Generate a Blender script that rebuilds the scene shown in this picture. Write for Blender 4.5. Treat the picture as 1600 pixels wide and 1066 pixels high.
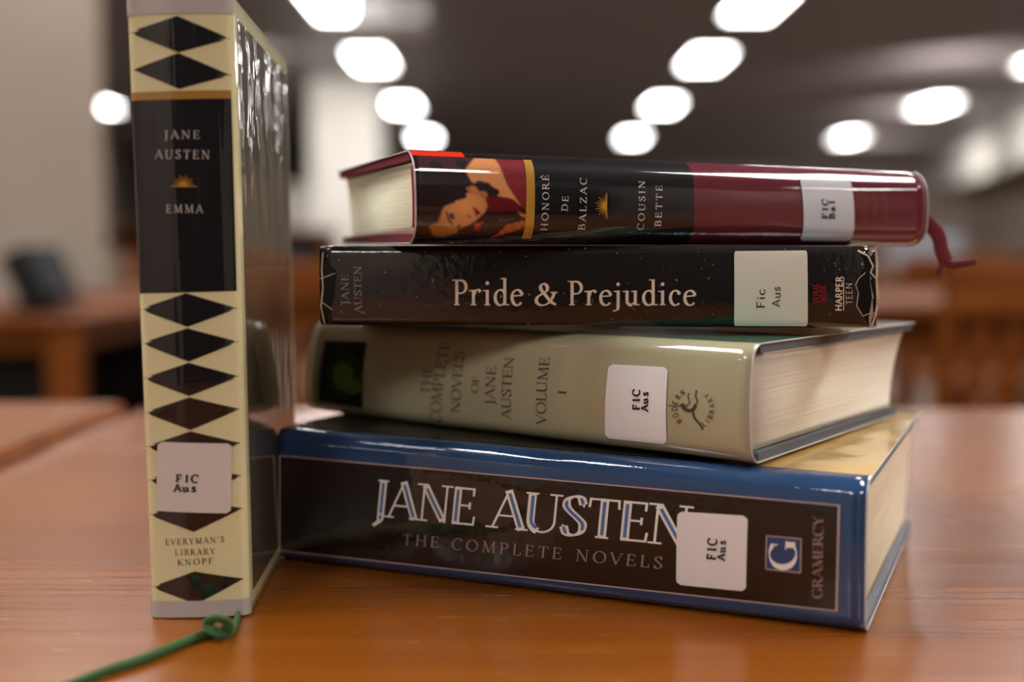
import bpy, math, random
import numpy as np
from mathutils import Vector, Matrix

# ------------------------------------------------------------------ clean
for o in list(bpy.data.objects): bpy.data.objects.remove(o)
SC = bpy.context.scene
COL = SC.collection
TZ = 0.75                       # table top height
F, PITCH, EYE = 1864.6, 0.0774, TZ + 0.1274
CEIL = EYE + 2.2

# ------------------------------------------------------------------ camera
cam = bpy.data.cameras.new('camera'); cam_o = bpy.data.objects.new('camera', cam); COL.objects.link(cam_o)
cam_o.location = (0, 0, EYE); cam_o.rotation_euler = (math.pi/2 - PITCH, 0, 0)
cam.sensor_width = 36; cam.lens = F/1600*36; cam.clip_start = 0.02; cam.clip_end = 200
cam.dof.use_dof = True; cam.dof.focus_distance = 0.434; cam.dof.aperture_fstop = 3.5; cam.dof.aperture_blades = 0
SC.camera = cam_o

# ------------------------------------------------------------------ world, exposure
wd = bpy.data.worlds.new('world'); SC.world = wd; wd.use_nodes = True
wd.node_tree.nodes['Background'].inputs[0].default_value = (1, .95, .9, 1)
wd.node_tree.nodes['Background'].inputs[1].default_value = 0.02
SC.view_settings.view_transform = 'Standard'; SC.view_settings.look = 'None'
SC.view_settings.gamma = 1; SC.view_settings.use_curve_mapping = False
SC.view_settings.exposure = 0.3
SC.cycles.use_denoising = True
SC.cycles.max_bounces = 8
SC.cycles.sample_clamp_indirect = 6
LIGHT_E = 21.0

# ------------------------------------------------------------------ helpers
def tag(o, label=None, cat=None, group=None, kind=None):
    for k, v in (('label', label), ('category', cat), ('group', group), ('kind', kind)):
        if v: o[k] = v
    return o
def empty(name, loc=(0, 0, 0), rz=0):
    o = bpy.data.objects.new(name, None); COL.objects.link(o)
    o.location = loc; o.rotation_euler = (0, 0, rz); o.empty_display_size = .02
    return o
def link(name, V, Fs, m, parent=None, smooth=False, mats=None, fm=None):
    me = bpy.data.meshes.new(name); me.from_pydata([tuple(v) for v in V], [], Fs)
    for q in (mats or [m]): me.materials.append(q)
    if fm is not None: me.polygons.foreach_set('material_index', fm)
    if smooth: me.polygons.foreach_set('use_smooth', [True]*len(me.polygons))
    me.update()
    o = bpy.data.objects.new(name, me); COL.objects.link(o)
    if parent is not None: o.parent = parent
    return o
class MB:
    def __init__(s): s.V = []; s.F = []
    def add(s, V, Fs):
        k = len(s.V); s.V += [tuple(v) for v in V]; s.F += [tuple(i+k for i in f) for f in Fs]; return s
    def box(s, x0, x1, y0, y1, z0, z1, rot=None, c=None):
        V = [(x, y, z) for x in (x0, x1) for y in (y0, y1) for z in (z0, z1)]
        if rot is not None:
            cc = Vector(c or ((x0+x1)/2, (y0+y1)/2, (z0+z1)/2)); V = [tuple(rot @ (Vector(v)-cc) + cc) for v in V]
        return s.add(V, [(0, 1, 3, 2), (4, 6, 7, 5), (0, 4, 5, 1), (2, 3, 7, 6), (0, 2, 6, 4), (1, 5, 7, 3)])
    def rbox(s, x0, x1, y0, y1, z0, z1, b):          # chamfered box
        V = []; 
        for (ix, sx) in ((x0, 1), (x1, -1)):
            for (iy, sy) in ((y0, 1), (y1, -1)):
                for (iz, sz) in ((z0, 1), (z1, -1)):
                    V += [(ix, iy+sy*b, iz+sz*b), (ix+sx*b, iy, iz+sz*b), (ix+sx*b, iy+sy*b, iz)]
        def q(a, k, l): return (a*2*1)  # unused
        I = lambda i, j, k, t: ((i*2+j)*2+k)*3+t
        Fs = []
        Fs += [(I(0,0,0,0), I(0,0,1,0), I(0,1,1,0), I(0,1,0,0)), (I(1,0,0,0), I(1,1,0,0), I(1,1,1,0), I(1,0,1,0))]
        Fs += [(I(0,0,0,1), I(1,0,0,1), I(1,0,1,1), I(0,0,1,1)), (I(0,1,0,1), I(0,1,1,1), I(1,1,1,1), I(1,1,0,1))]
        Fs += [(I(0,0,0,2), I(0,1,0,2), I(1,1,0,2), I(1,0,0,2)), (I(0,0,1,2), I(1,0,1,2), I(1,1,1,2), I(0,1,1,2))]
        for k in (0, 1):
            for j in (0, 1): Fs.append((I(0,j,k,1), I(1,j,k,1), I(1,j,k,2), I(0,j,k,2)))
            for i in (0, 1): Fs.append((I(i,0,k,0), I(i,1,k,0), I(i,1,k,2), I(i,0,k,2)))
        for i in (0, 1):
            for j in (0, 1): Fs.append((I(i,j,0,0), I(i,j,1,0), I(i,j,1,1), I(i,j,0,1)))
        for i in (0, 1):
            for j in (0, 1):
                for k in (0, 1): Fs.append((I(i,j,k,0), I(i,j,k,1), I(i,j,k,2)))
        return s.add(V, Fs)
    def tube(s, P, R, n=10, squash=1.0, up=None):
        P = [Vector(p) for p in P]; k0 = len(s.V); m = len(P)
        if not hasattr(R, '__len__'): R = [R]*m
        prev = None
        for i, p in enumerate(P):
            d = (P[min(i+1, m-1)] - P[max(i-1, 0)]).normalized()
            a = (Vector(up) if up else (prev if prev else (Vector((0, 0, 1)) if abs(d.z) < .9 else Vector((1, 0, 0)))))
            a = (a - d*a.dot(d)).normalized(); b = d.cross(a); prev = a
            for j in range(n):
                t = 2*math.pi*j/n
                s.V.append(tuple(p + (a*math.sin(t)*squash + b*math.cos(t))*R[i]))
        for i in range(m-1):
            for j in range(n):
                s.F.append((k0+i*n+j, k0+i*n+(j+1) % n, k0+(i+1)*n+(j+1) % n, k0+(i+1)*n+j))
        s.F.append(tuple(k0+j for j in range(n))[::-1]); s.F.append(tuple(k0+(m-1)*n+j for j in range(n)))
        return s
    def build(s, name, m, parent=None, smooth=False): 
        o = link(name, s.V, s.F, m, parent, smooth)
        return fixn(o)
import bmesh
def fixn(o):
    bm = bmesh.new(); bm.from_mesh(o.data); bmesh.ops.recalc_face_normals(bm, faces=bm.faces); bm.to_mesh(o.data); bm.free(); return o

def srgb(r, g, b): 
    f = lambda c: (c/12.92 if c <= .04045 else ((c+.055)/1.055)**2.4)
    return (f(r/255), f(g/255), f(b/255), 1)
def newmat(name):
    m = bpy.data.materials.new(name); m.use_nodes = True
    nt = m.node_tree; return m, nt, nt.nodes['Principled BSDF']
def N(nt, t, **k):
    n = nt.nodes.new(t)
    for a, v in k.items(): setattr(n, a, v)
    return n
def noise(nt, vec, scale, detail=2, rough=.5):
    n = N(nt, 'ShaderNodeTexNoise'); n.inputs['Scale'].default_value = scale
    n.inputs['Detail'].default_value = detail; n.inputs['Roughness'].default_value = rough
    nt.links.new(vec, n.inputs['Vector']); return n.outputs['Fac']
def coords(nt, scale=(1, 1, 1), rot=(0, 0, 0), loc=(0, 0, 0)):
    tc = N(nt, 'ShaderNodeTexCoord'); mp = N(nt, 'ShaderNodeMapping')
    mp.inputs['Scale'].default_value = scale; mp.inputs['Rotation'].default_value = rot; mp.inputs['Location'].default_value = loc
    nt.links.new(tc.outputs['Object'], mp.inputs['Vector']); return mp.outputs['Vector']
def ramp(nt, fac, stops):
    r = N(nt, 'ShaderNodeValToRGB'); e = r.color_ramp.elements
    e[0].position, e[0].color = stops[0]; e[1].position, e[1].color = stops[-1]
    for p, c in stops[1:-1]:
        q = e.new(p); q.color = c
    nt.links.new(fac, r.inputs['Fac']); return r.outputs['Color']
def mathn(nt, op, a, b=None, clamp=False):
    n = N(nt, 'ShaderNodeMath', operation=op); n.use_clamp = clamp
    for i, v in enumerate((a, b)):
        if v is None: continue
        if isinstance(v, (int, float)): n.inputs[i].default_value = v
        else: nt.links.new(v, n.inputs[i])
    return n.outputs[0]
def mixc(nt, fac, a, b):
    n = N(nt, 'ShaderNodeMix', data_type='RGBA')
    for i, v in ((0, fac), (6, a), (7, b)):
        if isinstance(v, (int, float)): n.inputs[i].default_value = v
        elif isinstance(v, tuple): n.inputs[i].default_value = v
        else: nt.links.new(v, n.inputs[i])
    return n.outputs[2]
def bump(nt, h, strength, dist):
    n = N(nt, 'ShaderNodeBump'); n.inputs['Strength'].default_value = strength; n.inputs['Distance'].default_value = dist
    nt.links.new(h, n.inputs['Height']); return n.outputs['Normal']

def plain(name, c, rough=.5, spec=.5, metal=0, var=0.0, vs=6, bstr=0, coat=0, coat_r=.1):
    m, nt, b = newmat(name)
    b.inputs['Roughness'].default_value = rough; b.inputs['Specular IOR Level'].default_value = spec; b.inputs['Metallic'].default_value = metal
    b.inputs['Coat Weight'].default_value = coat; b.inputs['Coat Roughness'].default_value = coat_r
    v = coords(nt)
    f = noise(nt, v, vs, 4)
    if var:
        dk = tuple(x*(1-var) for x in c[:3])+(1,); lt = tuple(min(1, x*(1+var)) for x in c[:3])+(1,)
        nt.links.new(ramp(nt, f, [(.3, dk), (.7, lt)]), b.inputs['Base Color'])
    else: b.inputs['Base Color'].default_value = c
    if bstr: nt.links.new(bump(nt, f, bstr, .002), b.inputs['Normal'])
    return m
def emit(name, c, s):
    m, nt, b = newmat(name); b.inputs['Base Color'].default_value = c
    b.inputs['Emission Color'].default_value = c; b.inputs['Emission Strength'].default_value = s; return m

FILM = {}
def film_setup(key, **k): FILM[key] = k
film_setup('emma', scale=(4, 30, 110), amp=.07, rough=.03, fine=.02)
film_setup('back', scale=(26, 50, 60), amp=.40, rough=.04, fine=.004, um=(.12, .19))
film_setup('bal', scale=(7, 60, 60), amp=.10, rough=.04, fine=.01)
film_setup('pp', scale=(9, 30, 30), amp=.16, rough=.09, fine=.05)
film_setup('ml', scale=(6, 22, 26), amp=.09, rough=.05, fine=.02)
film_setup('gram', scale=(14, 20, 22), amp=.30, rough=.05, fine=.02)
def printed(name, c, film, base_rough=.5, coat=1.0, dust=0, ior=1.68, mott=0, fmt=None):
    """printed paper under clear library film"""
    k = FILM[film]; m, nt, b = newmat(name)
    v = coords(nt, k['scale'])
    h = mathn(nt, 'ADD', noise(nt, v, 1.0, 2, .45), mathn(nt, 'MULTIPLY', noise(nt, coords(nt), 320, 2), k['fine']))
    if 'um' in k:                                         # loose, bulging film towards one end only
        sp = N(nt, 'ShaderNodeSeparateXYZ'); nt.links.new(coords(nt), sp.inputs[0])
        mr = N(nt, 'ShaderNodeMapRange'); mr.inputs[1].default_value, mr.inputs[2].default_value = k['um']; mr.inputs[3].default_value = .03
        nt.links.new(sp.outputs[0], mr.inputs[0]); h = mathn(nt, 'MULTIPLY', h, mr.outputs[0])
    nt.links.new(bump(nt, h, 1.0, k['amp']*.012), b.inputs['Coat Normal'])
    b.inputs['Coat Weight'].default_value = coat; b.inputs['Coat Roughness'].default_value = k['rough']; b.inputs['Coat IOR'].default_value = ior
    b.inputs['Roughness'].default_value = base_rough; b.inputs['Specular IOR Level'].default_value = .1
    if fmt == 'attr':
        a = N(nt, 'ShaderNodeAttribute', attribute_name='Col'); col = a.outputs['Color']
    else: col = c
    if mott:
        f = noise(nt, coords(nt), 90, 4)
        col = mixc(nt, mathn(nt, 'MULTIPLY', f, mott), col, tuple(min(1, x*.4) for x in c[:3])+(1,))
    if dust:
        f = noise(nt, coords(nt), 700, 1)
        s = mathn(nt, 'MULTIPLY', mathn(nt, 'SUBTRACT', f, .74), 12, True)
        col = mixc(nt, mathn(nt, 'MULTIPLY', s, dust, True), col, (.45, .42, .38, 1))
    if isinstance(col, tuple): b.inputs['Base Color'].default_value = col
    else: nt.links.new(col, b.inputs['Base Color'])
    return m

def wood(name, c0, c1, c2, axis='x', rough=.3, coat=.4, gs=1.0, scratches=False):
    m, nt, b = newmat(name)
    sc = {'x': (1.2, 22, 22), 'y': (22, 1.2, 22), 'z': (22, 22, 1.2)}[axis]
    v = coords(nt, tuple(q*gs for q in sc))
    f = noise(nt, v, 1.6, 6, .6); g = noise(nt, coords(nt, tuple(q*gs*6 for q in sc)), 2.0, 3, .6)
    f2 = mathn(nt, 'ADD', mathn(nt, 'MULTIPLY', f, .75), mathn(nt, 'MULTIPLY', g, .25))
    col = ramp(nt, f2, [(.32, c0), (.5, c1), (.68, c2)])
    r = mathn(nt, 'ADD', mathn(nt, 'MULTIPLY', g, .12), rough-.06)
    if scratches:
        s1 = noise(nt, coords(nt, (14, 120, 1), (0, 0, .12)), 1.5, 5, .75)
        s2 = noise(nt, coords(nt, (3, 5, 1), (0, 0, 0), (3.1, .4, 0)), 2.2, 2)
        s = mathn(nt, 'MULTIPLY', mathn(nt, 'MULTIPLY', mathn(nt, 'SUBTRACT', s1, .60), 9, True), mathn(nt, 'MULTIPLY', mathn(nt, 'SUBTRACT', s2, .52), 6, True))
        col = mixc(nt, mathn(nt, 'MULTIPLY', s, .45), col, srgb(215, 175, 140))
        r = mathn(nt, 'ADD', r, mathn(nt, 'MULTIPLY', s, .25))
    nt.links.new(col, b.inputs['Base Color']); nt.links.new(r, b.inputs['Roughness'])
    nt.links.new(bump(nt, g, .12, .0004), b.inputs['Normal'])
    b.inputs['Coat Weight'].default_value = coat; b.inputs['Coat Roughness'].default_value = .22
    b.inputs['Specular IOR Level'].default_value = .35 if scratches else .12
    return m

def plaster(name, c, sc=3, var=.04, rough=.8):
    return plain(name, c, rough, .3, 0, var, sc, .15)

# ------------------------------------------------------------------ materials of the room
M_wall = plaster('beige_wall_paint', srgb(196, 180, 164))
M_walll = plaster('taupe_wall_paint', srgb(176, 160, 146))
M_white = plaster('white_wall_paint', srgb(232, 228, 220))
M_dark = plaster('dark_wall_paint', srgb(70, 66, 68))
M_ceil = plain('ceiling_tile_grey', srgb(104, 96, 96), .42, .8, 0, .06, 5, .2)
M_grid = plain('ceiling_grid_grey', srgb(112, 104, 102), .5)
M_carpet = plain('carpet_brown', srgb(128, 112, 100), .95, .1, 0, .15, 60, .6)
M_lamp = emit('troffer_diffuser_glow', (1, .985, .965, 1), LIGHT_E)
M_lframe = plain('troffer_frame_white', srgb(220, 218, 214), .4)
M_oak = wood('varnished_oak_table', srgb(116, 58, 8), srgb(130, 68, 11), srgb(143, 78, 16), 'x', .25, .1, .8, True)
M_oak2 = wood('oak_furniture', srgb(84, 42, 10), srgb(112, 58, 16), srgb(140, 78, 26), 'z', .55, 0)
M_oakx = wood('oak_furniture_long', srgb(84, 42, 10), srgb(112, 58, 16), srgb(140, 78, 26), 'x', .6, 0)
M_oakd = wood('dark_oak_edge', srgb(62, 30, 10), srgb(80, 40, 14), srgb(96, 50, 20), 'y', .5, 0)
M_black = plain('black_plastic', srgb(14, 15, 17), .6, .3)
M_grey = plain('grey_plastic', srgb(150, 155, 165), .4)
M_darkpanel = plain('dark_laminate', srgb(20, 12, 8), .7, .3)

# ------------------------------------------------------------------ setting
def struct(name, bm, m): return tag(bm.build(name, m), kind='structure')
X0, X1, Y0, Y1 = -9.0, 13.0, -4.0, 34.0
struct('floor', MB().box(X0-.2, X1+.2, Y0-.2, Y1+.2, -.1, 0), M_carpet)
ceil = struct('ceiling', MB().box(X0-.2, X1+.2, Y0-.2, Y1+.2, CEIL, CEIL+.1), M_ceil)
struct('wall_far', MB().box(X0, X1, Y1, Y1+.2, 0, CEIL), M_wall)
struct('wall_behind', MB().box(X0, X1, Y0-.2, Y0, 0, CEIL), plaster('brown_wall_paint', srgb(160, 146, 134)))
struct('wall_outer_left', MB().box(X0-.2, X0, Y0, Y1, 0, CEIL), M_wall)
struct('wall_right', MB().box(X1, X1+.2, Y0, Y1, 0, CEIL), M_wall)
# stub wall on the left, its end just left of the standing book
struct('wall_left', MB().rbox(-5.5, -1.43, 4.2, 4.23, 0, CEIL, .005), M_walll)
struct('baseboard_left', MB().box(-5.5, -1.42, 4.185, 4.2, 0, .1), M_darkpanel)
# dark window wall piece far behind the gap
struct('wall_dark_end', MB().box(-8.5, -4.9, 27, 27.2, 0, CEIL), M_dark)
# bright square pillar
struct('trim_pillar', MB().rbox(-2.62, -1.68, 15.6, 16.5, 0, CEIL, .03), M_white)
struct('wall_partition_white', MB().box(-4.2, -1.3, 20.0, 20.2, 0, EYE+1.05), M_white)
# white bulkhead on the right, its foot running down to the left
def slab(p, q, z0, z1, th):
    d = Vector((q[0]-p[0], q[1]-p[1], 0)).normalized(); n = Vector((-d.y, d.x, 0))*th
    V = [(a.x, a.y, z) for a in (Vector((p[0], p[1], 0)), Vector((q[0], q[1], 0)), Vector((q[0], q[1], 0))-n, Vector((p[0], p[1], 0))-n) for z in (z0, z1)]
    return MB().add(V, [(0, 2, 3, 1), (2, 4, 5, 3), (4, 6, 7, 5), (6, 0, 1, 7), (1, 3, 5, 7), (0, 6, 4, 2)])
struct('trim_bulkhead', slab((6.9, 12.5), (11.2, 32.5), EYE+1.45, CEIL, .3), M_white)

for k, (x, y) in enumerate(((6.3, 16.5), (7.4, 21.5), (8.6, 27.0))):  # added area lamps without fixtures, only to brighten the bulkhead
    ld = bpy.data.lights.new('bulkhead_added_fill', 'AREA'); ld.energy = 90; ld.size = .5; ld.color = (1, .97, .93)
    lo = bpy.data.objects.new('bulkhead_added_fill', ld); COL.objects.link(lo); lo.location = (x-1.6, y-3.0, EYE+1.5)
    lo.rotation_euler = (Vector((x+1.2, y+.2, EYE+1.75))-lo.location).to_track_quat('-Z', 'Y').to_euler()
ld = bpy.data.lights.new('pillar_added_fill', 'AREA'); ld.energy = 38; ld.size = .4; ld.color = (1, .97, .93)  # added area lamp without a fixture, brightens the pillar
lo = bpy.data.objects.new('pillar_added_fill', ld); COL.objects.link(lo); lo.location = (-2.9, 13.2, EYE+2.1)
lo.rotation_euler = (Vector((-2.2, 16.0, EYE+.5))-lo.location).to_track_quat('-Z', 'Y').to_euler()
# ceiling troffers: every lamp a thing
ROWX = (-6.05, -1.6, 2.2, 6.15)
LY = (-2.9, .55, 4.0, 7.4, 10.85, 14.0, 18.4, 23.7)
rown = {-6.05: 'the far left row', -1.6: 'the row left of the stack', 2.2: 'the middle row above the book stack', 6.15: 'the right hand row'}
ordn = {10.85: 'highest in the picture', 14.0: 'second from the top', 18.4: 'third from the top', 23.7: 'farthest and lowest'}
seen = {(-6.05, 18.4), (-1.6, 10.85), (-1.6, 14.0), (-1.6, 18.4), (-1.6, 23.7), (2.2, 10.85), (2.2, 14.0), (2.2, 18.4), (2.2, 23.7), (6.15, 14.0), (6.15, 18.4), (6.15, 23.7)}
lab = {(-6.05, 18.4): 'lone glowing white ceiling light just left of the standing book'}
for x in ROWX:
    for y in LY:
        if (x, y) in lab: L = lab[(x, y)]
        elif (x, y) in seen: L = 'glowing ceiling light, ' + ordn[y] + ' of ' + rown[x]
        else: L = 'glowing white ceiling light outside the picture'
        if x == 6.15 and (x, y) in seen:
            L = {14.0: 'glowing white ceiling light cut by the right picture edge', 18.4: 'middle glowing white ceiling light of the right hand row', 23.7: 'lowest glowing white ceiling light of the right hand row'}[y]
        near = y < 9; xx = x*(.78 if y == .55 else .92 if near else 1+(y-10.85)*.006); hw = .30 if near else .20  # unseen near lights pulled inward and widened to shape streaks on the spines
        t = tag(empty('ceiling_light', (xx, y, CEIL)), L, 'ceiling light', 'ceiling lights of the reading room')
        fr = MB()
        for (a, b, c, d) in ((-hw-.035, -hw, -.65, .65), (hw, hw+.035, -.65, .65), (-hw, hw, -.65, -.615), (-hw, hw, .615, .65)):
            fr.box(a, b, c, d, -.03, 0)
        fr.build('frame', M_lframe, t)
        MB().box(-hw, hw, -.615, .615, -.02, -.004).build('diffuser', M_lamp, t)

# ------------------------------------------------------------------ tables
def table(name, label, x0, x1, y0, y1, top, mt, grp=None, apron=.08, inset=.05, lean=.05, thick=.028):
    t = tag(empty(name, ((x0+x1)/2, (y0+y1)/2, 0)), label, 'table', grp)
    hx, hy = (x1-x0)/2, (y1-y0)/2
    MB().rbox(-hx, hx, -hy, hy, top-thick, top, .003).build('tabletop', mt, t)
    for sx in (-1, 1):
        for sy in (-1, 1):
            a, b = sx*(hx-inset), sy*(hy-inset)
            MB().rbox(min(a, a-sx*.06), max(a, a-sx*.06), min(b, b-sy*.06), max(b, b-sy*.06), 0, top-thick-.0005, .004).build('leg', M_oak2, t)
    for sy in (-1, 1):
        b = sy*(hy-inset-.02)
        MB().box(-hx+inset+.062, hx-inset-.062, min(b, b-sy*.02), max(b, b-sy*.02), top-thick-apron, top-thick-.0005).build('apron', M_oakx, t)
    for sx in (-1, 1):
        a = sx*(hx-inset-.02)
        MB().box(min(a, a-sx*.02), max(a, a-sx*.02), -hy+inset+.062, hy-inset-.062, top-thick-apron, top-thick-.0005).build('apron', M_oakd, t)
    return t
table('reading_table', 'large varnished orange-brown wooden table that carries the five novels', -.297, 1.35, -.42, .944, TZ, M_oak)
table('side_table', 'slightly higher wooden table at the left edge, butting against the main table', -1.75, -.302, -.3, .925, TZ+.008, M_oak)
dt = table('desk_table', 'wooden desk with painted-in knee-space shade at the far left before the taupe wall', -2.35, -.80, 2.2, 3.0, TZ, M_oakx, None, .045, .01, thick=.022)
MB().box(-.70, .70, -.30, -.28, .02, TZ-.072).build('knee_shade_panel', M_darkpanel, dt)  # dark sheets stand in for the shade under the desk
MB().box(-.70, .70, .30, .32, .02, TZ-.03).build('knee_shade_panel', M_darkpanel, dt)

# slanted black screen on the desk at the left
ms = tag(empty('desk_monitor', (-.95, 2.42, TZ)), 'small black slanted screen standing on the desk at the far left', 'monitor')
MB().rbox(-.07, .07, -.05, .05, 0, .012, .003).build('base', M_black, ms)
R_ = Matrix.Rotation(math.radians(-24), 3, 'Y')
mb = MB().rbox(-.030, .030, -.09, .09, .01, .125, .006)
mb.V = [tuple(R_ @ (Vector(v)-Vector((0, 0, .01))) + Vector((.02, 0, .018))) for v in mb.V]
mb.build('screen', M_black, ms)

# reading tables and chairs in the blurred background
def chair_proto():
    t = empty('reading_chair')
    MB().rbox(-.21, .21, -.21, .21, .42, .455, .008).build('seat', M_oakx, t)
    for sx in (-1, 1):
        MB().tube([(sx*.18, -.18, 0), (sx*.18, -.18, .4195)], [.016, .02], 8).build('leg', M_oak2, t)
        MB().tube([(sx*.18, .215, 0), (sx*.185, .225, .43), (sx*.19, .30, .84)], [.016, .02, .016], 8).build('leg', M_oak2, t)
    MB().rbox(-.2, .2, .285, .31, .76, .85, .006).build('top_rail', M_oakx, t)
    for k in range(5):
        x = -.13+k*.065
        MB().box(x-.016, x+.016, .255, .268, .45, .765, Matrix.Rotation(-.17, 3, 'X')).build('back_slat', M_oak2, t)
    for sx in (-1, 1):
        MB().box(sx*.18-.01, sx*.18+.01, -.17, .21, .2, .23).build('stretcher', M_oak2, t)
    return t
def dup(root, loc, rz):
    r = root.copy(); COL.objects.link(r); r.location = loc; r.rotation_euler = (0, 0, rz)
    for ch in root.children:
        c = ch.copy(); COL.objects.link(c); c.parent = r
    return r
chair0 = chair_proto(); first = [True]
def chair(x, y, rz, label):
    if first[0]: c = chair0; first[0] = False; c.location = (x, y, 0); c.rotation_euler = (0, 0, rz)
    else: c = dup(chair0, (x, y, 0), rz)
    return tag(c, label, 'chair', 'wooden chairs at the reading tables')
TT = [(.62, 2.45, 2.72, 3.65, 'wooden reading table nearest behind the stack at the right'),
      (1.5, 3.6, 5.3, 6.3, 'wooden reading table second behind the stack at the right'),
      (-1.25, .45, 3.3, 4.2, 'wooden reading table glimpsed through the gap between the books')]
for (a, b, c, d, L) in TT: table('reading_table', L, a, b, c, d, TZ, M_oakx, 'reading tables in the background')
CH = [(.42, 2.45, math.pi, 'wooden chair with slatted back mostly hidden behind the right end of the stack'),
      (.93, 2.42, math.pi+.12, 'wooden chair with slatted back nearest right of the stack'),
      (1.50, 2.45, math.pi, 'wooden chair with slatted back cut by the right picture edge'),
      (.95, 3.98, 0, 'wooden chair at the far side of the nearest background table, left'),
      (1.6, 3.98, 0, 'wooden chair at the far side of the nearest background table, right'),
      (1.75, 5.0, math.pi, 'wooden chair at the near side of the second background table, left'),
      (2.4, 5.0, math.pi, 'wooden chair at the near side of the second background table, right'),
      (1.9, 6.6, 0, 'wooden chair at the far side of the second background table, left'),
      (2.7, 6.6, 0, 'wooden chair at the far side of the second background table, right'),
      (-.48, 2.95, math.pi, 'wooden chair seen through the gap between the standing book and the stack'),
      (.1, 2.95, math.pi-.1, 'wooden chair hidden mostly behind the stack, beside the chair in the gap')]
for c in CH: chair(*c)

# low bookcases with books
def bookcase(x0, x1, y, h, label, nsh, seed, gr, M=M_oak2):
    t = tag(empty('bookcase', ((x0+x1)/2, y, 0)), label, 'bookcase', 'wooden bookcases in the background')
    hx = (x1-x0)/2
    for sx in (-1, 1): MB().box(min(sx*hx, sx*(hx-.03)), max(sx*hx, sx*(hx-.03)), 0, .32, 0, h).build('side_panel', M, t)
    MB().box(-hx-.01, hx+.01, -.01, .33, h, h+.03).build('top_panel', M, t)
    MB().box(-hx+.03, hx-.03, .3, .32, 0, h).build('back_panel', M_darkpanel, t)
    rnd = random.Random(seed)
    for k in range(nsh):
        z = .08+k*(h-.08)/nsh
        MB().box(-hx+.03, hx-.03, .01, .3, z-.02, z).build('shelf', M, t)
        x = -hx+.04
        while x < hx-.1:
            w = rnd.uniform(.04, .085); hh = rnd.uniform(.19, min(.27, (h-.08)/nsh-.05)); dd = rnd.uniform(.15, .2)
            c = rnd.choice(M_books)
            if x+w > hx-.035: break
            bx, by = (x0+x1)/2+x, y+.04
            o = MB().rbox(0, w-.002, 0, dd, 0, hh, .003).build('book', c); o.location = (bx, by, z+.0005)
            tag(o, gr[0], 'book', gr[1])
            x += w+.001 if rnd.random() > .08 else w+.05
M_books = [plain('cloth_%d' % i, srgb(*c), .6) for i, c in enumerate([(130, 40, 30), (60, 70, 90), (150, 90, 50), (180, 170, 150), (60, 80, 70), (90, 40, 40), (50, 45, 50), (170, 120, 70)])]
bookcase(-2.45, -.95, 6.2, .95, 'low wooden bookcase filled with books left of and behind the standing book', 3, 3, ('blurred book on the bookcase behind the standing book', 'books in the left bookcase'))
bookcase(3.0, 6.0, 9.0, .80, 'low wooden bookcase in the blurred distance at the right', 2, 7, ('blurred book in the low bookcase at the far right', 'books in the right bookcase'))

bookcase(-.9, .55, -3.75, 2.3, 'tall dark bookcase added unseen behind the camera', 5, 11, ('book on the added dark bookcase behind the camera', 'added unseen books behind the camera'), M_darkpanel)  # unseen dark bookcases added to break up reflections in the spines
bookcase(2.0, 3.6, -3.75, 2.3, 'tall dark bookcase behind the camera at the right', 5, 12, ('book on the added dark bookcase behind the camera at the right', 'added unseen books behind the camera'), M_darkpanel)
# grey monitors on background tables
def monitor(x, y, L, m):
    t = tag(empty('computer_monitor', (x, y, TZ)), L, 'monitor')
    MB().rbox(-.1, .1, -.07, .07, 0, .012, .004).build('base', M_black, t)
    MB().box(-.02, .02, -.01, .01, .012, .06).build('stand', M_black, t)
    MB().rbox(-.17, .17, -.02, .02, .05, .2, .006).build('screen', m, t)
monitor(2.0, 5.8, 'pale grey computer monitor on the second background table', M_grey)
monitor(2.35, 3.3, 'black computer monitor on the nearest background table at right', M_black)

# projector hanging from the ceiling
pj = tag(empty('ceiling_projector', (-.90, 9.0, CEIL)), 'grey projector hanging from the dark ceiling between the light rows', 'projector')
MB().tube([(0, 0, 0), (0, 0, -.36)], .03, 12).build('mount_pole', M_grey, pj)
MB().rbox(-.27, .27, -.22, .22, -.58, -.36, .02).build('body', plain('projector_grey', srgb(215, 210, 210), .5), pj)
MB().tube([(.1, -.20, -.47), (.1, -.26, -.47)], .05, 16).build('lens', M_black, pj)

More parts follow.
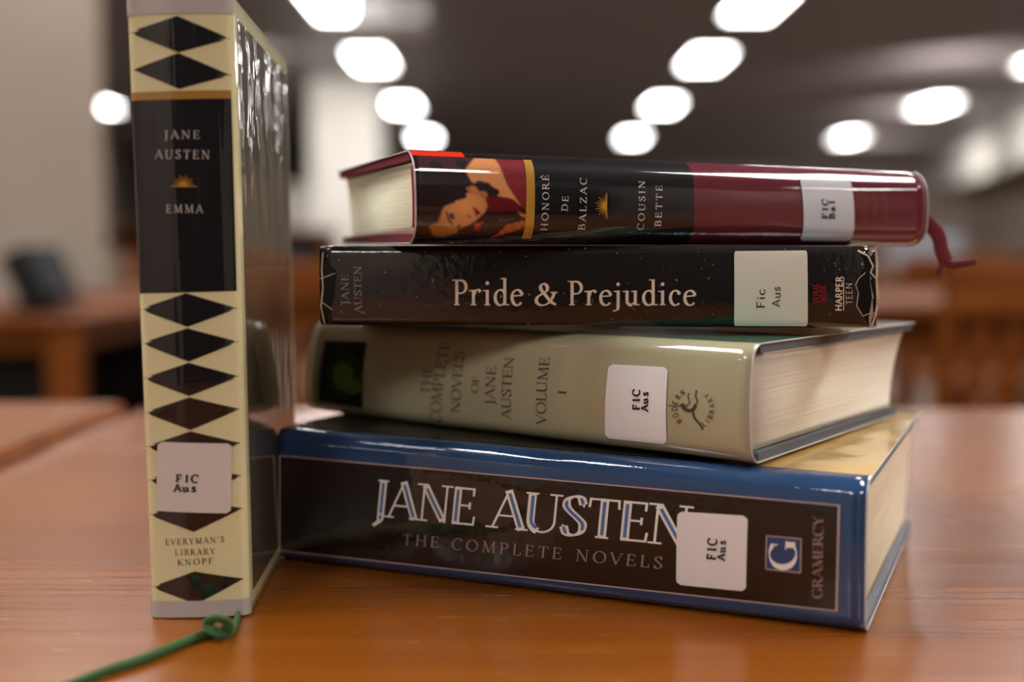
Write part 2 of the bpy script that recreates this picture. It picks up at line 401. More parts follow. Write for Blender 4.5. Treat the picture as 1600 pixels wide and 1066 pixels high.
# ================================================================== BOOKS
def camproj(P):
    v = np.asarray(P, float) - np.array([0, 0, EYE])
    Z = v[1]*math.cos(PITCH) - v[2]*math.sin(PITCH); Y = v[1]*math.sin(PITCH) + v[2]*math.cos(PITCH)
    return np.array([800+F*v[0]/Z, 533-F*Y/Z])
def rot3(yaw, a, b):
    return (Matrix.Rotation(yaw, 3, 'Z') @ Matrix.Rotation(a, 3, 'Y') @ Matrix.Rotation(b, 3, 'X'))
class Book:
    """local axes: u along the spine, w from the spine to the fore-edge, t through the thickness"""
    def __init__(s, name, label, O, ang, size, r, bulge, shift=None, upright=False):
        s.kids = {}; s.L, s.W, s.T = size; s.r, s.bulge = r, bulge
        M = rot3(*ang); O = Vector(O) + Vector((0, 0, TZ))
        if upright:
            O = O + M.col[0]*s.T
            M = Matrix((M.col[2], M.col[1], -M.col[0])).transposed()
        s.M, s.O = M, O
        sh = {k: Vector((0, 0, 0)) for k in ((i, j, l) for i in (0, 1) for j in (0, 1) for l in (0, 1))}
        for k, (dx, dz) in (shift or {}).items(): sh[k] = M.transposed() @ Vector((dx/1000, 0, dz/1000))
        s.sh = np.array([[[list(sh[(i, j, l)]) for l in (0, 1)] for j in (0, 1)] for i in (0, 1)])
        s.Mn = np.array(M); s.On = np.array(O)
        # profile
        P = []
        nc, nf = 10, 22
        for k in range(14): P.append((s.W - (s.W-r)*k/14.0, 0.0))
        def fw(t):
            x = 2*t/s.T-1; w = -bulge*(1-x*x)
            d = max(0, r-min(t, s.T-t)); return w + r - math.sqrt(max(0, r*r-d*d))
        ts = [r*(1-math.cos(math.pi/2*k/nc)) for k in range(nc)]
        mid = [r+(s.T-2*r)*k/nf for k in range(nf+1)]
        for t in ts+mid+[s.T-q for q in ts[::-1]]: P.append((fw(t), t))
        for k in range(1, 15): P.append((r + (s.W-r)*k/14.0, s.T))
        P = np.array(P); d = np.r_[0, np.cumsum(np.hypot(*np.diff(P, axis=0).T))]
        s.fw = fw; s.P = P
        ic = int(np.argmin(abs(P[:, 1]-s.T/2) + (P[:, 0] > s.W/4)*9)); s.S = d - d[ic]
        tg = np.gradient(P, axis=0); tg /= np.hypot(tg[:, 0], tg[:, 1])[:, None]
        s.Nn = np.stack([-tg[:, 1], tg[:, 0]], 1)         # outward (w,t)
        s.smax = bulge*0 + float(s.S[int(np.argmin(abs(P[:, 1]-(s.T-.25*r)) + (P[:, 0] > s.W/4)*9))])
        s.root = empty(name); s.root.matrix_world = Matrix.Translation(O) @ M.to_4x4()
        tag(s.root, label, 'book', 'the novels on the table')
    def warp(s, p):
        a, b, c = min(1, max(0, p[0]/s.L)), min(1, max(0, p[1]/s.W)), min(1, max(0, p[2]/s.T))
        q = s.sh; q = q[0]*(1-a)+q[1]*a; q = q[0]*(1-b)+q[1]*b; q = q[0]*(1-c)+q[1]*c
        return (p[0]+q[0], p[1]+q[1], p[2]+q[2])
    def surf(s, u, sv, off=0):
        w = np.interp(sv, s.S, s.P[:, 0]); t = np.interp(sv, s.S, s.P[:, 1])
        nw = np.interp(sv, s.S, s.Nn[:, 0]); nt_ = np.interp(sv, s.S, s.Nn[:, 1])
        return s.warp((u, w+nw*off, t+nt_*off))
    def us(s, x, y, u0=None, s0=0.0):
        """spot on the cover (mm along spine, mm round it) where the survey picture shows a printed mark"""
        p = np.array([s.L/2 if u0 is None else u0, s0]); tgt = np.array([x, y], float)
        f = lambda q: camproj(s.On + s.Mn @ np.array(s.surf(q[0], q[1])))
        sm = s.smax; best = (1e9, p)
        for _ in range(25):
            p[1] = min(sm, max(-sm, p[1])); e = f(p) - tgt
            if np.abs(e).max() < best[0]: best = (np.abs(e).max(), p.copy())
            if np.abs(e).max() < .02: break
            J = np.stack([(f(p+np.array([1e-4, 0]))-f(p))/1e-4, (f(p+np.array([0, 1e-4]))-f(p))/1e-4], 1)
            st = np.linalg.lstsq(J, -e, rcond=None)[0]; p = p + np.clip(st, -.03, .03)
        return best[1]
    # ---- body
    def prism(s, name, outline, u0, u1, m, nu=8, smooth=False, dent=None):
        """closed (w,t) outline swept along u"""
        n = len(outline); V, Fs = [], []
        for i in range(nu+1):
            u = u0+(u1-u0)*i/nu
            for (w, t) in outline: V.append(s.warp((u, w, t)))
        for i in range(nu):
            for j in range(n): Fs.append((i*n+j, i*n+(j+1) % n, (i+1)*n+(j+1) % n, (i+1)*n+j))
        Fs += [tuple(range(n))[::-1], tuple(nu*n+j for j in range(n))]
        return fixn(link(name, V, Fs, m, s.root, smooth))
    def jacket(s, m, th=.0005, nu=40, u0=0, u1=None, wob=0):
        u1 = s.L if u1 is None else u1; n = len(s.P); V, Fs = [], []
        rnd = random.Random(5)
        for side in (0, 1):
            for i in range(nu+1):
                u = u0+(u1-u0)*i/nu
                for j in range(n):
                    w, t = s.P[j] - s.Nn[j]*th*side
                    V.append(s.warp((u, w, t)))
        K = (nu+1)*n
        for side in (0, 1):
            for i in range(nu):
                for j in range(n-1):
                    f = (side*K+i*n+j, side*K+i*n+j+1, side*K+(i+1)*n+j+1, side*K+(i+1)*n+j)
                    Fs.append(f if side else f[::-1])
        for i in range(nu):
            for j in (0, n-1): Fs.append((i*n+j, (i+1)*n+j, K+(i+1)*n+j, K+i*n+j))
        for i in (0, nu):
            for j in range(n-1): Fs.append((i*n+j, i*n+j+1, K+i*n+j+1, K+i*n+j))
        o = fixn(link('dust_jacket', V, Fs, m, s.root, True))
        return o
    def film_edge(s, m, u, r=.00035):
        mb = MB(); mb.tube([s.warp((u, p[0]-n[0]*.0002, p[1]-n[1]*.0002)) for p, n in zip(s.P, s.Nn)], r, 6); return mb.build('film_edge', m, s.root, True)
    def boards(s, m, name='cover_board', th=.0026, lo=.0006):
        g = .0055
        for (a, b) in ((lo, lo+th), (s.T-lo-th, s.T-lo)):
            c = .0006
            s.prism(name, [(g, a+c), (g+c, a), (s.W-.0012-c, a), (s.W-.0012, a+c), (s.W-.0012, b-c), (s.W-.0012-c, b), (g+c, b), (g, b-c)], .0004, s.L-.0004, m)
    def pages(s, m, hu=.003, th=.0034, conc=.003, gap=.0012, back=.004):
        a, b = th, s.T-th; O = []
        n = 14
        for k in range(n+1):
            t = a+(b-a)*k/n; x = 2*k/n-1
            O.append((s.fw(min(max(t, s.r), s.T-s.r)) + gap + .0012*abs(x)**3, t))
        for k in range(n+1):
            t = b-(b-a)*k/n; x = 2*k/n-1
            O.append((s.W-back-conc*(1-x*x), t))
        return s.prism('page_block', O, hu, s.L-hu, m, 4, True)
    # ---- printing
    def put(s, name, us, Fs, m, layer, smooth=True, parent=None):
        V = [s.surf(u, sv, layer*.0001) for (u, sv) in us]
        host = {'label_lettering': 'call_number_label', 'emblem_letter': 'publisher_emblem'}.get(name)
        o = link(name, V, s.orient(us, Fs), m, parent or s.kids.get(host) or s.root, smooth)
        s.kids[name] = o
        return o
    def orient(s, us, Fs):
        out = []
        for f in Fs:
            A = 0
            for k in range(len(f)):
                p, q = us[f[k]], us[f[(k+1) % len(f)]]; A += p[0]*q[1]-q[0]*p[1]
            out.append(f if A > 0 else tuple(f[::-1]))
        return out
    def poly_us(s, name, outline, m, layer, rings=6, step=.003, parent=None):
        O = []
        for k in range(len(outline)):
            p, q = np.array(outline[k]), np.array(outline[(k+1) % len(outline)])
            c = max(1, int(np.hypot(*(q-p))/step))
            O += [tuple(p+(q-p)*i/c) for i in range(c)]
        c = np.mean(np.array(outline), axis=0); n = len(O); us = [tuple(c)]; Fs = []
        for r in range(1, rings+1): us += [tuple(c+(np.array(p)-c)*r/rings) for p in O]
        for j in range(n): Fs.append((0, 1+j, 1+(j+1) % n))
        for r in range(rings-1):
            for j in range(n): Fs.append((1+r*n+j, 1+(r+1)*n+j, 1+(r+1)*n+(j+1) % n, 1+r*n+(j+1) % n))
        return s.put(name, us, Fs, m, layer, True, parent)
    def grid_us(s, name, q, m, layer, na=24, nb=16, parent=None, rnd=0):
        q = [np.array(p) for p in q]; us, Fs = [], []
        for i in range(na+1):
            for j in range(nb+1):
                a, b = i/na, j/nb
                if rnd:                                   # rounded corners
                    rx, ry = rnd
                    bx, by = a*2-1, b*2-1
                    # squeeze rows near the ends
                    ey = max(0, abs(by)-(1-ry))/ry; k = 1-rx*(1-math.sqrt(max(0, 1-ey*ey)))
                    bx *= k; a = (bx+1)/2
                us.append(tuple(q[0]*(1-a)*(1-b)+q[1]*a*(1-b)+q[2]*a*b+q[3]*(1-a)*b))
        for i in range(na):
            for j in range(nb): Fs.append((i*(nb+1)+j, i*(nb+1)+j+1, (i+1)*(nb+1)+j+1, (i+1)*(nb+1)+j))
        return s.put(name, us, Fs, m, layer, True, parent)
    def band(s, name, u0, u1, s0, s1, m, layer, na=30):
        ss = [s0] + [q for q in s.S if s0+1e-4 < q < s1-1e-4] + [s1]; nb = len(ss)-1
        us = [(u0+(u1-u0)*i/na, q) for i in range(na+1) for q in ss]
        Fs = [(i*(nb+1)+j, i*(nb+1)+j+1, (i+1)*(nb+1)+j+1, (i+1)*(nb+1)+j) for i in range(na) for j in range(nb)]
        return s.put(name, us, Fs, m, layer)
    def quad(s, name, px, m, layer, **k): return s.grid_us(name, [s.us(*p) for p in px], m, layer, **k)
    def poly(s, name, px, m, layer, **k): return s.poly_us(name, [tuple(s.us(*p)) for p in px], m, layer, **k)
    def text(s, name, runs, m, layer, parent=None):
        """runs: (string, baseline start px, baseline end px, cap height px, style)"""
        if len(runs) > 1 and len(runs[0][0]) > 1:
            for q in runs: s.text(name, [q], m, layer, parent)
            return
        us, Fs = [], []
        for (st, p0, p1, h, style) in runs:
            p0, p1 = np.array(p0, float), np.array(p1, float); d = p1-p0; d /= np.hypot(*d)
            upv = np.array([d[1], -d[0]])
            a, b = s.us(*p0), s.us(*p1); c = s.us(*((p0+p1)/2)); e = s.us(*((p0+p1)/2+upv*h)); ey = e-c
            W_, V, G = layout(st, style)
            base = len(us)
            for (x, y) in V:
                k = x/W_; us.append(tuple(a*(1-k)+b*k + ey*y))
            Fs += [tuple(i+base for i in f) for f in G]
        return s.put(name, us, Fs, m, layer, True, parent)
    def strokes(s, name, runs, m, layer, parent=None):
        us, Fs = [], []
        for (pts, wd) in runs:
            st = []
            for k in range(len(pts)-1):
                p, q = np.array(pts[k], float), np.array(pts[k+1], float); n = max(1, int(np.hypot(*(q-p))/6))
                st += [p+(q-p)*i/n for i in range(n)]
            st.append(np.array(pts[-1], float)); V, G = strip([tuple(p) for p in st], [wd]*len(st)); base = len(us)
            for p in V: us.append(tuple(s.us(*p)))
            Fs += [tuple(i+base for i in f) for f in G]
        return s.put(name, us, Fs, m, layer, True, parent)

# ------------------------------------------------------------------ drawn lettering
def strip(pts, wd):
    V, G = [], []; n = len(pts)
    for i in range(n):
        a, b = pts[max(i-1, 0)], pts[min(i+1, n-1)]
        dx, dy = b[0]-a[0], b[1]-a[1]; l = math.hypot(dx, dy) or 1; nx, ny = -dy/l, dx/l
        V += [(pts[i][0]+nx*wd[i]/2, pts[i][1]+ny*wd[i]/2), (pts[i][0]-nx*wd[i]/2, pts[i][1]-ny*wd[i]/2)]
        if i: G.append((2*i-2, 2*i-1, 2*i+1, 2*i))
    return V, G
def arc(cx, cy, rx, ry, a0, a1, n=14):
    return [(cx+rx*math.cos(math.radians(a0+(a1-a0)*i/n)), cy+ry*math.sin(math.radians(a0+(a1-a0)*i/n))) for i in range(n+1)]
def spl(P, n=6):
    out = []; Q = [P[0]]+list(P)+[P[-1]]
    for i in range(1, len(Q)-2):
        for k in range(n):
            t = k/n; a, b, c, d = (np.array(Q[i+j]) for j in (-1, 0, 1, 2))
            out.append(tuple(.5*((2*b)+(c-a)*t+(2*a-5*b+4*c-d)*t*t+(3*b-a-3*c+d)*t**3)))
    out.append(tuple(P[-1])); return out
def LN(*p): return list(p)
GL = {   # advance, strokes (k thick, t thin, n nib), serif points (x, y, halfwidth-left, right)
 'A': (.74, [('t', LN((.04, 0), (.37, 1))), ('k', LN((.35, 1), (.70, 0))), ('t', LN((.14, .34), (.58, .34)))], [(.04, 0), (.70, 0)]),
 'B': (.62, [('k', LN((.13, 0), (.13, 1))), ('n', [(.1, .97)]+arc(.3, .75, .2, .22, 90, -90)+[(.12, .53)]), ('n', [(.12, .53)]+arc(.33, .28, .23, .25, 90, -90)+[(.1, .03)])], [(.06, 0), (.06, 1)]),
 'C': (.74, [('n', arc(.42, .5, .36, .5, 48, 312, 22)), ('t', LN((.67, .70), (.67, .98)))], []),
 'D': (.78, [('k', LN((.13, 0), (.13, 1))), ('n', [(.1, .97)]+arc(.30, .5, .40, .47, 90, -90, 20)+[(.1, .03)])], [(.06, 0), (.06, 1)]),
 'E': (.60, [('k', LN((.13, 0), (.13, 1))), ('t', LN((.04, .97), (.52, .97))), ('t', LN((.13, .52), (.44, .52))), ('t', LN((.04, .03), (.56, .03))), ('t', LN((.51, .78), (.51, .99))), ('t', LN((.55, .01), (.57, .25))), ('t', LN((.44, .43), (.44, .61)))], []),
 'F': (.56, [('k', LN((.13, 0), (.13, 1))), ('t', LN((.04, .97), (.52, .97))), ('t', LN((.13, .50), (.43, .50))), ('t', LN((.51, .76), (.51, .99))), ('t', LN((.43, .42), (.43, .59)))], [(.13, 0)]),
 'G': (.80, [('n', arc(.42, .5, .36, .5, 50, 322, 22)), ('k', LN((.68, .06), (.68, .42))), ('t', LN((.66, .72), (.66, .98)))], [(.66, .42)]),
 'H': (.82, [('k', LN((.14, 0), (.14, 1))), ('k', LN((.68, 0), (.68, 1))), ('t', LN((.14, .52), (.68, .52)))], [(.14, 0), (.14, 1), (.68, 0), (.68, 1)]),
 'I': (.34, [('k', LN((.17, 0), (.17, 1)))], [(.17, 0), (.17, 1)]),
 'J': (.36, [('k', LN((.2, 1), (.2, .02))), ('n', spl([(.2, .05), (.17, -.12), (.02, -.26)]))], [(.2, 1)]),
 'K': (.72, [('k', LN((.14, 0), (.14, 1))), ('t', LN((.16, .46), (.60, 1))), ('k', LN((.26, .58), (.68, 0)))], [(.14, 0), (.14, 1), (.58, 1), (.67, 0)]),
 'L': (.58, [('k', LN((.14, 0), (.14, 1))), ('t', LN((.04, .03), (.54, .03))), ('t', LN((.53, .01), (.55, .27)))], [(.14, 1)]),
 'M': (.96, [('t', LN((.12, 0), (.16, 1))), ('k', LN((.16, 1), (.47, .04))), ('t', LN((.47, .04), (.78, 1))), ('k', LN((.78, 1), (.83, 0)))], [(.12, 0), (.12, 1), (.83, 0), (.82, 1)]),
 'N': (.84, [('t', LN((.14, 0), (.14, 1))), ('k', LN((.165, .95), (.665, .04))), ('t', LN((.70, 0), (.70, 1)))], [(.14, 0), (.10, 1), (.70, 1)]),
 'O': (.84, [('n', arc(.42, .5, .36, .49, 0, 360, 28))], []),
 'P': (.60, [('k', LN((.13, 0), (.13, 1))), ('n', [(.1, .97)]+arc(.30, .72, .22, .25, 90, -90)+[(.14, .47)])], [(.13, 0), (.06, 1)]),
 'R': (.70, [('k', LN((.13, 0), (.13, 1))), ('n', [(.1, .97)]+arc(.30, .74, .2, .23, 90, -90)+[(.14, .51)]), ('k', LN((.30, .51), (.66, 0)))], [(.13, 0), (.06, 1), (.68, 0)]),
 'S': (.54, [('n', spl([(.44, .80), (.38, .95), (.25, .99), (.11, .90), (.09, .74), (.19, .60), (.34, .46), (.46, .31), (.43, .11), (.28, .01), (.13, .05), (.06, .22)])), ('t', LN((.45, .74), (.46, .98))), ('t', LN((.05, .02), (.05, .26)))], []),
 'T': (.68, [('k', LN((.34, 0), (.34, 1))), ('t', LN((.02, .97), (.66, .97))), ('t', LN((.03, .76), (.05, .99))), ('t', LN((.63, .99), (.65, .76)))], [(.34, 0)]),
 'U': (.80, [('k', [(.14, 1), (.14, .34)]+arc(.39, .30, .25, .29, 180, 250, 6)), ('t', arc(.39, .30, .27, .29, 250, 360, 10)+[(.66, 1)])], [(.14, 1), (.66, 1)]),
 'V': (.72, [('k', LN((.04, 1), (.38, 0))), ('t', LN((.36, 0), (.68, 1)))], [(.05, 1), (.68, 1)]),
 'Y': (.68, [('k', LN((.04, 1), (.35, .48))), ('t', LN((.34, .48), (.64, 1))), ('k', LN((.34, .5), (.34, 0)))], [(.05, 1), (.64, 1), (.34, 0)]),
 'X': (.70, [('k', LN((.05, 1), (.66, 0))), ('t', LN((.06, 0), (.64, 1)))], [(.06, 1), (.64, 1), (.05, 0), (.66, 0)]),
 'Z': (.66, [('t', LN((.08, .97), (.58, .97))), ('k', LN((.58, .97), (.06, .03))), ('t', LN((.05, .03), (.60, .03))), ('t', LN((.08, .78), (.08, .99))), ('t', LN((.60, .01), (.61, .25)))], []),
 "'": (.24, [('k', LN((.14, .98), (.09, .72)))], []),
 'r': (.46, [('k', LN((.13, 0), (.13, .60))), ('n', spl([(.14, .38), (.22, .56), (.34, .60), (.42, .52)]))], [(.13, 0), (.06, .59)]),
 'i': (.30, [('k', LN((.15, 0), (.15, .60))), ('d', [(.15, .86)])], [(.15, 0), (.09, .59)]),
 'j': (.28, [('k', LN((.15, -.08), (.15, .60))), ('n', spl([(.15, 0), (.12, -.18), (-.06, -.24)])), ('d', [(.15, .86)])], [(.09, .59)]),
 'd': (.62, [('k', LN((.48, 0), (.48, 1.06))), ('n', arc(.30, .30, .22, .30, 30, 330, 18))], [(.55, 0), (.42, 1.06)]),
 'e': (.54, [('n', arc(.28, .30, .22, .30, 20, 320, 20)), ('t', LN((.07, .36), (.49, .39)))], []),
 'u': (.64, [('k', [(.14, .60), (.14, .20)]+arc(.29, .18, .15, .17, 180, 290, 8)), ('t', LN((.33, .02), (.47, .14))), ('k', LN((.48, 0), (.48, .60)))], [(.08, .59), (.43, .59), (.54, 0)]),
 'c': (.50, [('n', arc(.28, .30, .21, .30, 50, 315, 18)), ('d', [(.42, .50)])], []),
 's': (.42, [('n', spl([(.34, .47), (.28, .58), (.17, .59), (.09, .50), (.12, .38), (.24, .29), (.34, .19), (.30, .05), (.18, .0), (.07, .06), (.05, .16)]))], []),
 'a': (.52, [('k', LN((.38, 0), (.38, .42))), ('n', spl([(.38, .42), (.33, .56), (.20, .59), (.10, .50)])), ('n', spl([(.38, .33), (.22, .33), (.09, .24), (.09, .08), (.20, .0), (.38, .12)]))], [(.44, 0)]),
 'l': (.28, [('k', LN((.14, 0), (.14, 1.0)))], [(.14, 0), (.09, 1.0)]),
 '&': (.86, [('n', spl([(.74, .56), (.66, .30), (.48, .06), (.26, .0), (.09, .12), (.10, .34), (.28, .50), (.46, .64), (.48, .84), (.36, .96), (.24, .86), (.26, .68), (.42, .44), (.62, .16), (.80, .02)])), ('t', LN((.60, .57), (.86, .57)))], []),
 '.': (.3, [('d', [(.15, .07)])], []), ' ': (.40, [], []),
}
e_ = GL['E']; GL['É'] = (e_[0], e_[1]+[('k', LN((.26, 1.10), (.42, 1.26)))], e_[2])
STY = {   # thick, thin, serif half length, serif thickness, tracking, fixed advance
 'roman': (.125, .055, .12, .045, .10, 0), 'wide': (.12, .06, .12, .05, .26, 0), 'tight': (.13, .05, .12, .045, .02, 0), 'book': (.115, .055, .10, .045, .03, 0),
 'title': (.175, .05, .14, .045, .0, 0), 'inline': (.07, 0, 0, 0, .0, 0), 'bodoni': (.16, .04, .12, .04, .03, 0),
 'slab': (.21, .17, .15, .14, .0, .80), 'sans': (.115, .10, 0, 0, .06, 0), 'sansb': (.17, .15, 0, 0, .06, 0), 'sansl': (.075, .07, 0, 0, .10, 0),
}
def layout(st, style):
    tk, tn, sl, sth, trk, fixed = STY[style]; x = 0; V, G = [], []
    def add(v, g):
        b = len(V); V.extend(v); G.extend([tuple(i+b for i in f) for f in g])
    for ci, ch in enumerate(st):
        adv, S_, sf = GL[ch]
        sc = 1.0; ox = x
        if fixed:
            ox = x+(fixed-adv)/2 + 0; 
        for (ty, pts) in S_:
            if style in ('sans', 'sansb', 'sansl') and ty == 't' and len(pts) == 2 and abs(pts[0][0]-pts[1][0]) < .05 and abs(pts[0][1]-pts[1][1]) < .35: continue
            if style in ('sans', 'sansb', 'sansl') and ch in 'cC' and ty == 'd': continue
            if ty == 'd':
                if style == 'inline': continue
                r = max(tk, .12)*.62; c = [(pts[0][0]+ox+r*math.cos(a*math.pi/6), pts[0][1]+r*math.sin(a*math.pi/6)) for a in range(12)]
                add(c, [tuple(range(12))]); continue
            P = []
            for k in range(len(pts)-1):
                p, q = pts[k], pts[k+1]; n = max(1, int(math.hypot(q[0]-p[0], q[1]-p[1])/.2))
                P += [(p[0]+(q[0]-p[0])*i/n, p[1]+(q[1]-p[1])*i/n) for i in range(n)]
            P.append(pts[-1]); W = []
            for k in range(len(P)):
                a, b = P[max(k-1, 0)], P[min(k+1, len(P)-1)]; th = math.atan2(b[1]-a[1], b[0]-a[0])
                if ty == 'k': w = tk
                elif ty == 't': w = tn
                else: w = tn+(tk*1.05-tn)*abs(math.sin(th-.25))**1.5
                W.append(w)
            if style == 'inline':
                if ty == 't': continue
                if ty == 'n':
                    keep = [k for k in range(len(P)) if abs(math.sin(math.atan2(P[min(k+1, len(P)-1)][1]-P[max(k-1, 0)][1], P[min(k+1, len(P)-1)][0]-P[max(k-1, 0)][0])-.25)) > .72]
                    run = []; runs = []
                    for k in keep:
                        if run and k != run[-1]+1: runs.append(run); run = []
                        run.append(k)
                    if run: runs.append(run)
                    for r in runs:
                        if len(r) > 3:
                            v, g = strip([(P[k][0]+ox, P[k][1]) for k in r], [tk*min(1, (j+.4)/2, (len(r)-j-.6)/2) for j, k in enumerate(r)]); add(v, g)
                    continue
                p0, p1 = np.array(P[0]), np.array(P[-1]); 
                P = [tuple(np.array(p)*.84+((p0+p1)/2)*.16) for p in P]; W = [tk]*len(P)
            v, g = strip([(p[0]+ox, p[1]) for p in P], W); add(v, g)
        if sl:
            for (sx, sy) in sf:
                y0, y1 = (sy, sy+sth) if sy < .3 else (sy-sth, sy)
                add([(sx+ox-sl, y0), (sx+ox+sl, y0), (sx+ox+sl, y1), (sx+ox-sl, y1)], [(0, 1, 2, 3)])
        x += (fixed or adv)+trk
    return x-trk, V, G

M_pages = {}
def pagemat(name, c, c2):
    m, nt, b = newmat(name); f = noise(nt, coords(nt, (3, 3, 1400)), 1.0, 3, .7); g = noise(nt, coords(nt, (6, 8, 60)), 1.0, 3, .6)
    h = mathn(nt, 'ADD', mathn(nt, 'MULTIPLY', f, .6), mathn(nt, 'MULTIPLY', g, .4))
    nt.links.new(ramp(nt, h, [(.26, c2), (.48, c)]), b.inputs['Base Color'])
    nt.links.new(bump(nt, f, .5, .0004), b.inputs['Normal']); b.inputs['Roughness'].default_value = .85; b.inputs['Specular IOR Level'].default_value = .2
    return m
def clothmat(name, c):
    m, nt, b = newmat(name); f = noise(nt, coords(nt), 2600, 1)
    nt.links.new(ramp(nt, f, [(.35, tuple(q*.6 for q in c[:3])+(1,)), (.65, c)]), b.inputs['Base Color'])
    nt.links.new(bump(nt, f, .6, .0003), b.inputs['Normal']); b.inputs['Roughness'].default_value = .8
    return m
M_cream = pagemat('page_edges_cream', srgb(250, 244, 216), srgb(228, 218, 184))
M_ivory = pagemat('page_edges_ivory', srgb(240, 230, 210), srgb(216, 202, 180))
M_tan = pagemat('page_edges_tan', srgb(242, 224, 192), srgb(214, 190, 156))

# ---------- thick blue and black novel at the bottom of the stack
gr = Book('hardback_novel', 'thick blue and black novel lying at the bottom of the stack', (-0.09654, 0.48053, 0.00012), (-0.42083, 0, 0), (0.2334, 0.16566, 0.0526),
          .0058, .0012, {(0, 0, 1): (.8, 1.6), (1, 0, 1): (-.2, -1.4), (1, 1, 1): (.7, 1.2), (0, 1, 1): (.3, .6), (1, 1, 0): (-2.0, .1), (1, 0, 0): (.1, .1)})
g_blue = printed('jacket_blue', srgb(36, 68, 108), 'gram'); g_blk = printed('jacket_black_panel', srgb(16, 13, 14), 'gram')
g_pink = printed('panel_rule_beige', srgb(190, 160, 150), 'gram'); g_wht = printed('title_ivory', srgb(236, 226, 214), 'gram')
g_inl = printed('title_inline_blue', srgb(70, 110, 165), 'gram'); g_brn = printed('subtitle_bronze', srgb(140, 118, 108), 'gram')
g_yel = printed('jacket_ochre', srgb(216, 174, 98), 'gram', mott=.2); g_lab = printed('call_label_pinkish', srgb(226, 214, 210), 'gram', .7, .5)
g_ink = printed('label_ink', srgb(18, 16, 18), 'gram', .7, .5)
gr.jacket(g_blue); gr.boards(clothmat('board_grey', srgb(140, 142, 150))); gr.pages(M_tan, conc=.002)
gr.quad('spine_panel', [(437, 712), (1312, 790), (1308, 955), (437, 860)], g_blk, 1, na=40)
for (a, b, w) in (((437, 712), (1312, 790), 2), ((437, 860), (1308, 955), 2), ((1311, 790), (1307, 955), 3), ((437.5, 712), (437.5, 860), 2)):
    gr.strokes('panel_rule', [([a, b], w)], g_pink, 2)
gr.text('title_lettering', [('JANE', (583, 806), (742, 822), 58, 'title'), ('AUSTEN', (766, 824), (1078, 855), 62, 'title')], g_wht, 3)
gr.text('title_inline', [('JANE', (583, 806), (742, 822), 58, 'inline'), ('AUSTEN', (766, 824), (1078, 855), 62, 'inline')], g_inl, 4)
gr.text('subtitle_lettering', [('THE COMPLETE NOVELS', (629, 851), (1035, 889), 18, 'wide')], g_brn, 3)
lb = gr.quad('call_number_label', [(1059, 799), (1169, 806), (1166, 924), (1057, 913)], g_lab, 5, rnd=(.13, .14), na=20, nb=30)
gr.text('label_lettering', [('FIC', (1119, 876), (1121, 841), 14, 'slab'), ('Aus', (1133, 876), (1135, 842), 12, 'slab')], g_ink, 7)
gr.quad('publisher_emblem', [(1198, 837), (1252, 842), (1251, 895), (1197, 889)], printed('emblem_blue', srgb(34, 62, 108), 'gram'), 3)
gr.strokes('emblem_rule', [([(1198, 837), (1252, 842), (1252, 842), (1251, 895)], 1.6), ([(1251, 895), (1197, 889), (1197, 889), (1198, 837)], 1.6)], g_pink, 4)
gr.text('emblem_letter', [('G', (1243, 891), (1246, 845), 42, 'bodoni')], g_wht, 5)
gr.text('publisher_lettering', [('GRAMERCY', (1285, 935), (1287, 807), 16, 'bodoni')], g_brn, 3)
h = gr.T/2+.0035
gr.grid_us('cover_picture', [(.128, h+.006), (gr.L, h+.0045), (gr.L, h+.155), (.10, h+.155)], g_yel, 1, na=30, nb=30)
gr.poly_us('cover_picture_dark', [(.0, h+.0035), (.185, h+.0032), (.150, h+.05), (.0, h+.10)], g_blk, 2)

# ---------- olive novel, second from the bottom
ml = Book('hardback_novel', 'olive-beige novel with a green portrait, second from the bottom of the stack', (-0.08968, 0.53332, 0.0542), (-0.65115, .004, -.002), (0.21589, 0.15277, 0.0422),
          .0055, .0025, {(0, 0, 1): (2, -1.0), (0, 0, 0): (-2.6, 0), (1, 0, 1): (-.1, -.4), (1, 0, 0): (0, .3), (1, 1, 1): (2.2, -.2), (1, 1, 0): (-4, 1.2), (0, 1, 1): (1, 0), (0, 1, 0): (-2, 0)})
m_olv = printed('jacket_olive_beige', srgb(172, 164, 132), 'ml'); m_dk = printed('jacket_dark_square', srgb(20, 24, 16), 'ml'); m_grn = printed('portrait_green', srgb(88, 128, 44), 'ml', mott=.6)
m_grn2 = printed('portrait_dim_green', srgb(40, 58, 26), 'ml', mott=.6)
m_ink = printed('lettering_grey_olive', srgb(66, 62, 50), 'ml'); m_teal = printed('jacket_teal_strip', srgb(60, 112, 92), 'ml'); m_lab = printed('call_label_white', srgb(238, 232, 230), 'ml', .7, .6)
m_lik = printed('label_black_ink', srgb(16, 16, 18), 'ml', .7, .6)
ml.jacket(m_olv); ml.boards(clothmat('board_charcoal', srgb(104, 104, 108)), th=.0030); ml.pages(M_ivory, conc=.004, th=.0040, gap=.0018)
ml.quad('portrait_panel', [(508, 532), (574, 534), (567, 638), (497, 628)], m_dk, 1)
def circ(cx, cy, rx, ry, n=20, a0=0, a1=360): return [(cx+rx*math.cos(math.radians(a0+(a1-a0)*k/n)), cy+ry*math.sin(math.radians(a0+(a1-a0)*k/n))) for k in range(n + (a1-a0 < 360))]
ml.poly('portrait_medallion', circ(539, 586, 28, 38), m_grn2, 2)
ml.poly('portrait_head', [(522, 574), (532, 566), (545, 570), (553, 582), (550, 592), (562, 596), (567, 612), (552, 616), (538, 610), (528, 608), (520, 592)], m_grn, 3)
